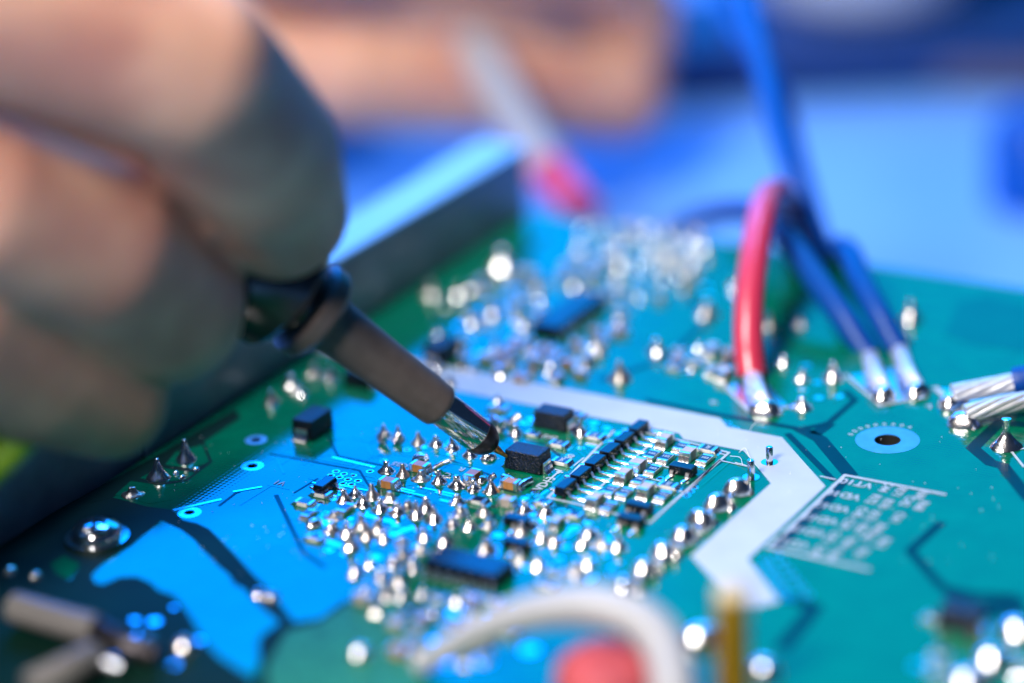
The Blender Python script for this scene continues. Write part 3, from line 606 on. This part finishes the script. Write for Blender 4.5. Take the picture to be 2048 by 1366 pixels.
place('lint', fin('lint', bm, 'lint'), None, label='fine white lint fibres on the board by the two pins', cat='lint', kind='stuff')

# ------------------------------------------------------------------ soldering iron
T0 = B(1014, 914, 1.9); T1 = D(560, 572, 306.5)
ax = (T1 - T0).normalized()
iron = place('soldering_iron', None, None, T0, 0, 'soldering iron with chromed barrel touching the black diode', 'soldering iron')
iron.rotation_euler = ax.to_track_quat('Z', 'Y').to_euler()
def ip(name, mt, prof, seg=40, sharp=35, label=None): o = place(name, lathe(name, mt, prof, seg, 0, sharp), iron); return o
ip('bit', 'bit', [(0, 0), (0.14, 0.02), (0.30, 0.9), (0.50, 1.9), (0.55, 2.6), (0, 2.6)])
ip('end_collar', 'burnt', [(0, 1.9), (0.75, 1.95), (1.35, 2.4), (1.85, 3.3), (2.02, 4.2), (2.0, 4.35), (0, 4.35)])
ip('barrel', 'chrome', [(0, 4.3), (1.93, 4.3), (1.97, 4.4), (1.97, 10.6), (0, 10.6)])
ip('sleeve', 'sleeve', [(0, 9.8), (2.15, 9.8), (2.40, 10.1), (2.48, 10.6), (2.75, 18.0), (3.05, 25.0), (3.35, 26.4), (4.9, 27.0), (5.4, 27.6), (5.4, 29.0), (4.3, 29.7), (0, 29.7)])
ip('grip_ring', 'rubber', [(0, 29.6), (3.9, 29.6), (3.9, 30.6), (5.9, 31.0), (6.9, 32.0), (7.1, 33.5), (7.1, 39), (6.4, 40), (0, 40)])
ip('handle', 'grip', [(0, 39.8), (6.0, 39.8), (6.4, 41), (6.6, 70), (6.2, 100), (0, 101)])

# ------------------------------------------------------------------ hands
def blotchy(mt, col2):
    nt = mt.node_tree; p = nt.nodes['Principled BSDF']; src = p.inputs['Base Color'].links[0].from_socket
    tc = nt.nodes.new('ShaderNodeTexCoord'); n = nt.nodes.new('ShaderNodeTexNoise'); n.inputs['Scale'].default_value = 90; n.inputs['Detail'].default_value = 2
    r = nt.nodes.new('ShaderNodeMapRange'); r.inputs[1].default_value = 0.42; r.inputs[2].default_value = 0.68; r.inputs[4].default_value = 0.75
    mx = nt.nodes.new('ShaderNodeMix'); mx.data_type = 'RGBA'; mx.inputs['B'].default_value = (*col2, 1)
    nt.links.new(tc.outputs['Object'], n.inputs['Vector']); nt.links.new(n.outputs['Fac'], r.inputs[0]); nt.links.new(r.outputs[0], mx.inputs['Factor'])
    nt.links.new(src, mx.inputs['A']); nt.links.new(mx.outputs['Result'], p.inputs['Base Color'])
blotchy(M['skin'], (0.40, 0.165, 0.125))
def limb(bm, chain):
    """overlapping round-ended tapered segments; chain is [(point, radius), ...]"""
    for (a, ra), (b, rb) in zip(chain, chain[1:]):
        a, b = Vector(a), Vector(b); n = 8
        P = [a.lerp(b, i / n) for i in range(n + 1)]
        for i, p in enumerate(P):
            bmesh.ops.create_icosphere(bm, subdivisions=3, radius=ra + (rb - ra) * i / n, matrix=Matrix.Translation(p))
def hand_mesh(name, chains, voxel=0.5):
    bm = bmesh.new()
    for c in chains: limb(bm, c)
    me = bpy.data.meshes.new(name); bm.to_mesh(me); bm.free()
    o = bpy.data.objects.new(name, me); sc.collection.objects.link(o)
    r = o.modifiers.new('r', 'REMESH'); r.mode = 'VOXEL'; r.voxel_size = voxel
    s = o.modifiers.new('s', 'SMOOTH'); s.iterations = 12; s.factor = 0.5
    bpy.context.view_layer.update()
    me2 = bpy.data.meshes.new_from_object(o.evaluated_get(bpy.context.evaluated_depsgraph_get())); bpy.data.objects.remove(o)
    me2.name = name; me2.materials.clear(); me2.materials.append(M['skin']); me2.shade_smooth(); return me2
def glint(parent, c, nrm, t, w_, l_):
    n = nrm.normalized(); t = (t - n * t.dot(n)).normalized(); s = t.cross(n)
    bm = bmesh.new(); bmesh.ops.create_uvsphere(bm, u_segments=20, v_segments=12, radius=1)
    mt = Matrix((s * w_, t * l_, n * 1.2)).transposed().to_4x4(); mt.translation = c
    bmesh.ops.transform(bm, matrix=mt, verts=bm.verts); place('glint_spot', fin('glint_spot', bm, 'glint', True), parent)
wrist = D(-1250, 640, 285)
chains = [
    [(D(-520, -150, 256), 9.5), (D(-60, -4, 262), 8.6), (D(370, 134, 272), 8.9), (D(515, 312, 287), 8.4), (D(560, 425, 297), 7.0)],       # index finger
    [(D(-520, 170, 264), 8.6), (D(-40, 402, 272), 8.2), (D(190, 492, 282), 8.5), (D(325, 594, 294), 8.4), (D(340, 622, 297), 7.6)],      # thumb
    [(D(-480, 150, 272), 8.5), (D(-40, 200, 281), 7.2), (D(150, 285, 287), 6.6), (D(280, 360, 291), 6.0)],                                    # filler finger added behind the handle so the crease reads dark
    [(D(-560, 420, 262), 9.0), (D(-120, 640, 278), 8.0), (D(60, 740, 289), 7.4), (D(215, 800, 298), 6.2)],                               # middle finger
    [(D(-600, 600, 262), 9.0), (D(-250, 900, 282), 7.2), (D(-130, 960, 296), 6.4)],                                                     # ring finger
    [(D(-520, -150, 258), 11), (D(-700, 120, 266), 13), (D(-600, 500, 268), 12), (D(-560, 250, 266), 12), (D(-900, 420, 276), 18), (wrist, 22), (D(-1900, 900, 300), 25)],
]
hand = place('hand', None, None, T1, 0, 'hand holding the soldering iron at the upper left', 'hand')
iv = lambda ch, o: [[(p - o, r) for p, r in c] for c in ch]
place('skin', hand_mesh('skin', iv(chains, T1)), hand)
glint(hand, D(40, 664, 280.5) - T1, D(20, 590, 250) - D(40, 664, 280.5), D(60, 790, 290) - D(0, 650, 280), 3.0, 3.6)  # pale raised spot puts the warm glint on the finger into colour
strap = place('lime_strap', tube('lime_strap', 'lime', [D(-60, 960, 292), D(10, 900, 292), D(50, 850, 291), D(75, 800, 290.5)], 2.2, 8, 14), None, label='lime green strap hanging below the fingers at the left edge', cat='strap')

ho = D(950, 150, 480)
chains2 = [
    [(D(430, 130, 470), 9.5), (D(700, 150, 470), 9.2), (D(1000, 170, 476), 8.6), (D(1240, 195, 484), 7.8)],
    [(D(420, -110, 466), 10), (D(700, -115, 466), 9.5), (D(900, -125, 468), 9), (D(1150, -85, 480), 8.6), (D(1265, 20, 492), 8.2), (D(1255, 100, 492), 7.8)],
    [(D(430, 30, 500), 14), (D(700, 30, 540), 13), (D(1000, 20, 545), 12), (D(1180, 10, 530), 10)],
    [(D(430, 130, 478), 14), (D(430, -100, 488), 16), (D(300, -160, 490), 20), (D(0, -420, 500), 27), (D(-300, -800, 520), 30)],
]
hand2 = place('hand', None, None, ho, 0, 'blurred hand behind the board holding a white tool', 'hand')
place('skin', hand_mesh('skin', iv(chains2, ho)), hand2)
tool = place('white_tool', None, None, D(1168, 420, 428), 0, 'blurred white rod with a red end held by the hand behind the board', 'tool')
tb = D(1168, 420, 428)
place('rod', tube('rod', 'white', [D(1100, 345, 438) - tb, D(1028, 230, 452) - tb, D(950, 90, 468) - tb], 3.2, 6, 18), tool)
place('red_end', tube('red_end', 'red', [D(1168, 420, 428) - tb, D(1136, 386, 433) - tb, D(1100, 345, 438) - tb], lambda t: 2.6 + 0.5 * t, 6, 18), tool)

# ------------------------------------------------------------------ blurred things on the table behind
def onT(x, y): return B(x, y, -30)
p = onT(1650, 175)
o = place('blue_case', box('blue_case', 'dark', -75, 60, -8, 30, 0, 12, 3), None, p, math.atan2(RH.y, RH.x), 'dark blue blurred case lying on the table behind the wires', 'case')
p = onT(1730, 95)
o = place('pale_cup', lathe('pale_cup', 'pale', [(0, 0), (19, 0), (22, 3), (24, 42), (22, 42), (20, 4), (0, 4)], 32), None, p + Vector((0, 0, 12.1)), 0, 'pale blurred round pot at the top edge standing on the blue case', 'pot')
p = onT(1990, 60)
place('black_box', box('black_box', 'black2', -28, 60, 0, 60, 0, 40, 3), None, p, math.atan2(RH.y, RH.x), 'black blurred box at the top right corner', 'box')
p = onT(2010, 175)
place('grey_pouch', box('grey_pouch', 'grey', -30, 60, -6, 40, 0, 6, 2), None, p, math.atan2(RH.y, RH.x) - 0.25, 'greyish violet blurred pouch in front of the black box', 'pouch')
p = onT(2085, 400)
place('blue_pot', lathe('blue_pot', 'blue', [(0, 0), (9, 0), (9, 12), (7, 15), (0, 16)], 24), None, p, 0, 'blue blurred small pot cut off by the right edge', 'pot')

# ------------------------------------------------------------------ millimetres to metres
for me in bpy.data.meshes: me.transform(Matrix.Scale(MM, 4))
for o in sc.objects:
    if o.type in ('MESH', 'EMPTY'): o.location = o.location * MM
    if o.type == 'EMPTY': o.empty_display_size = 0.005
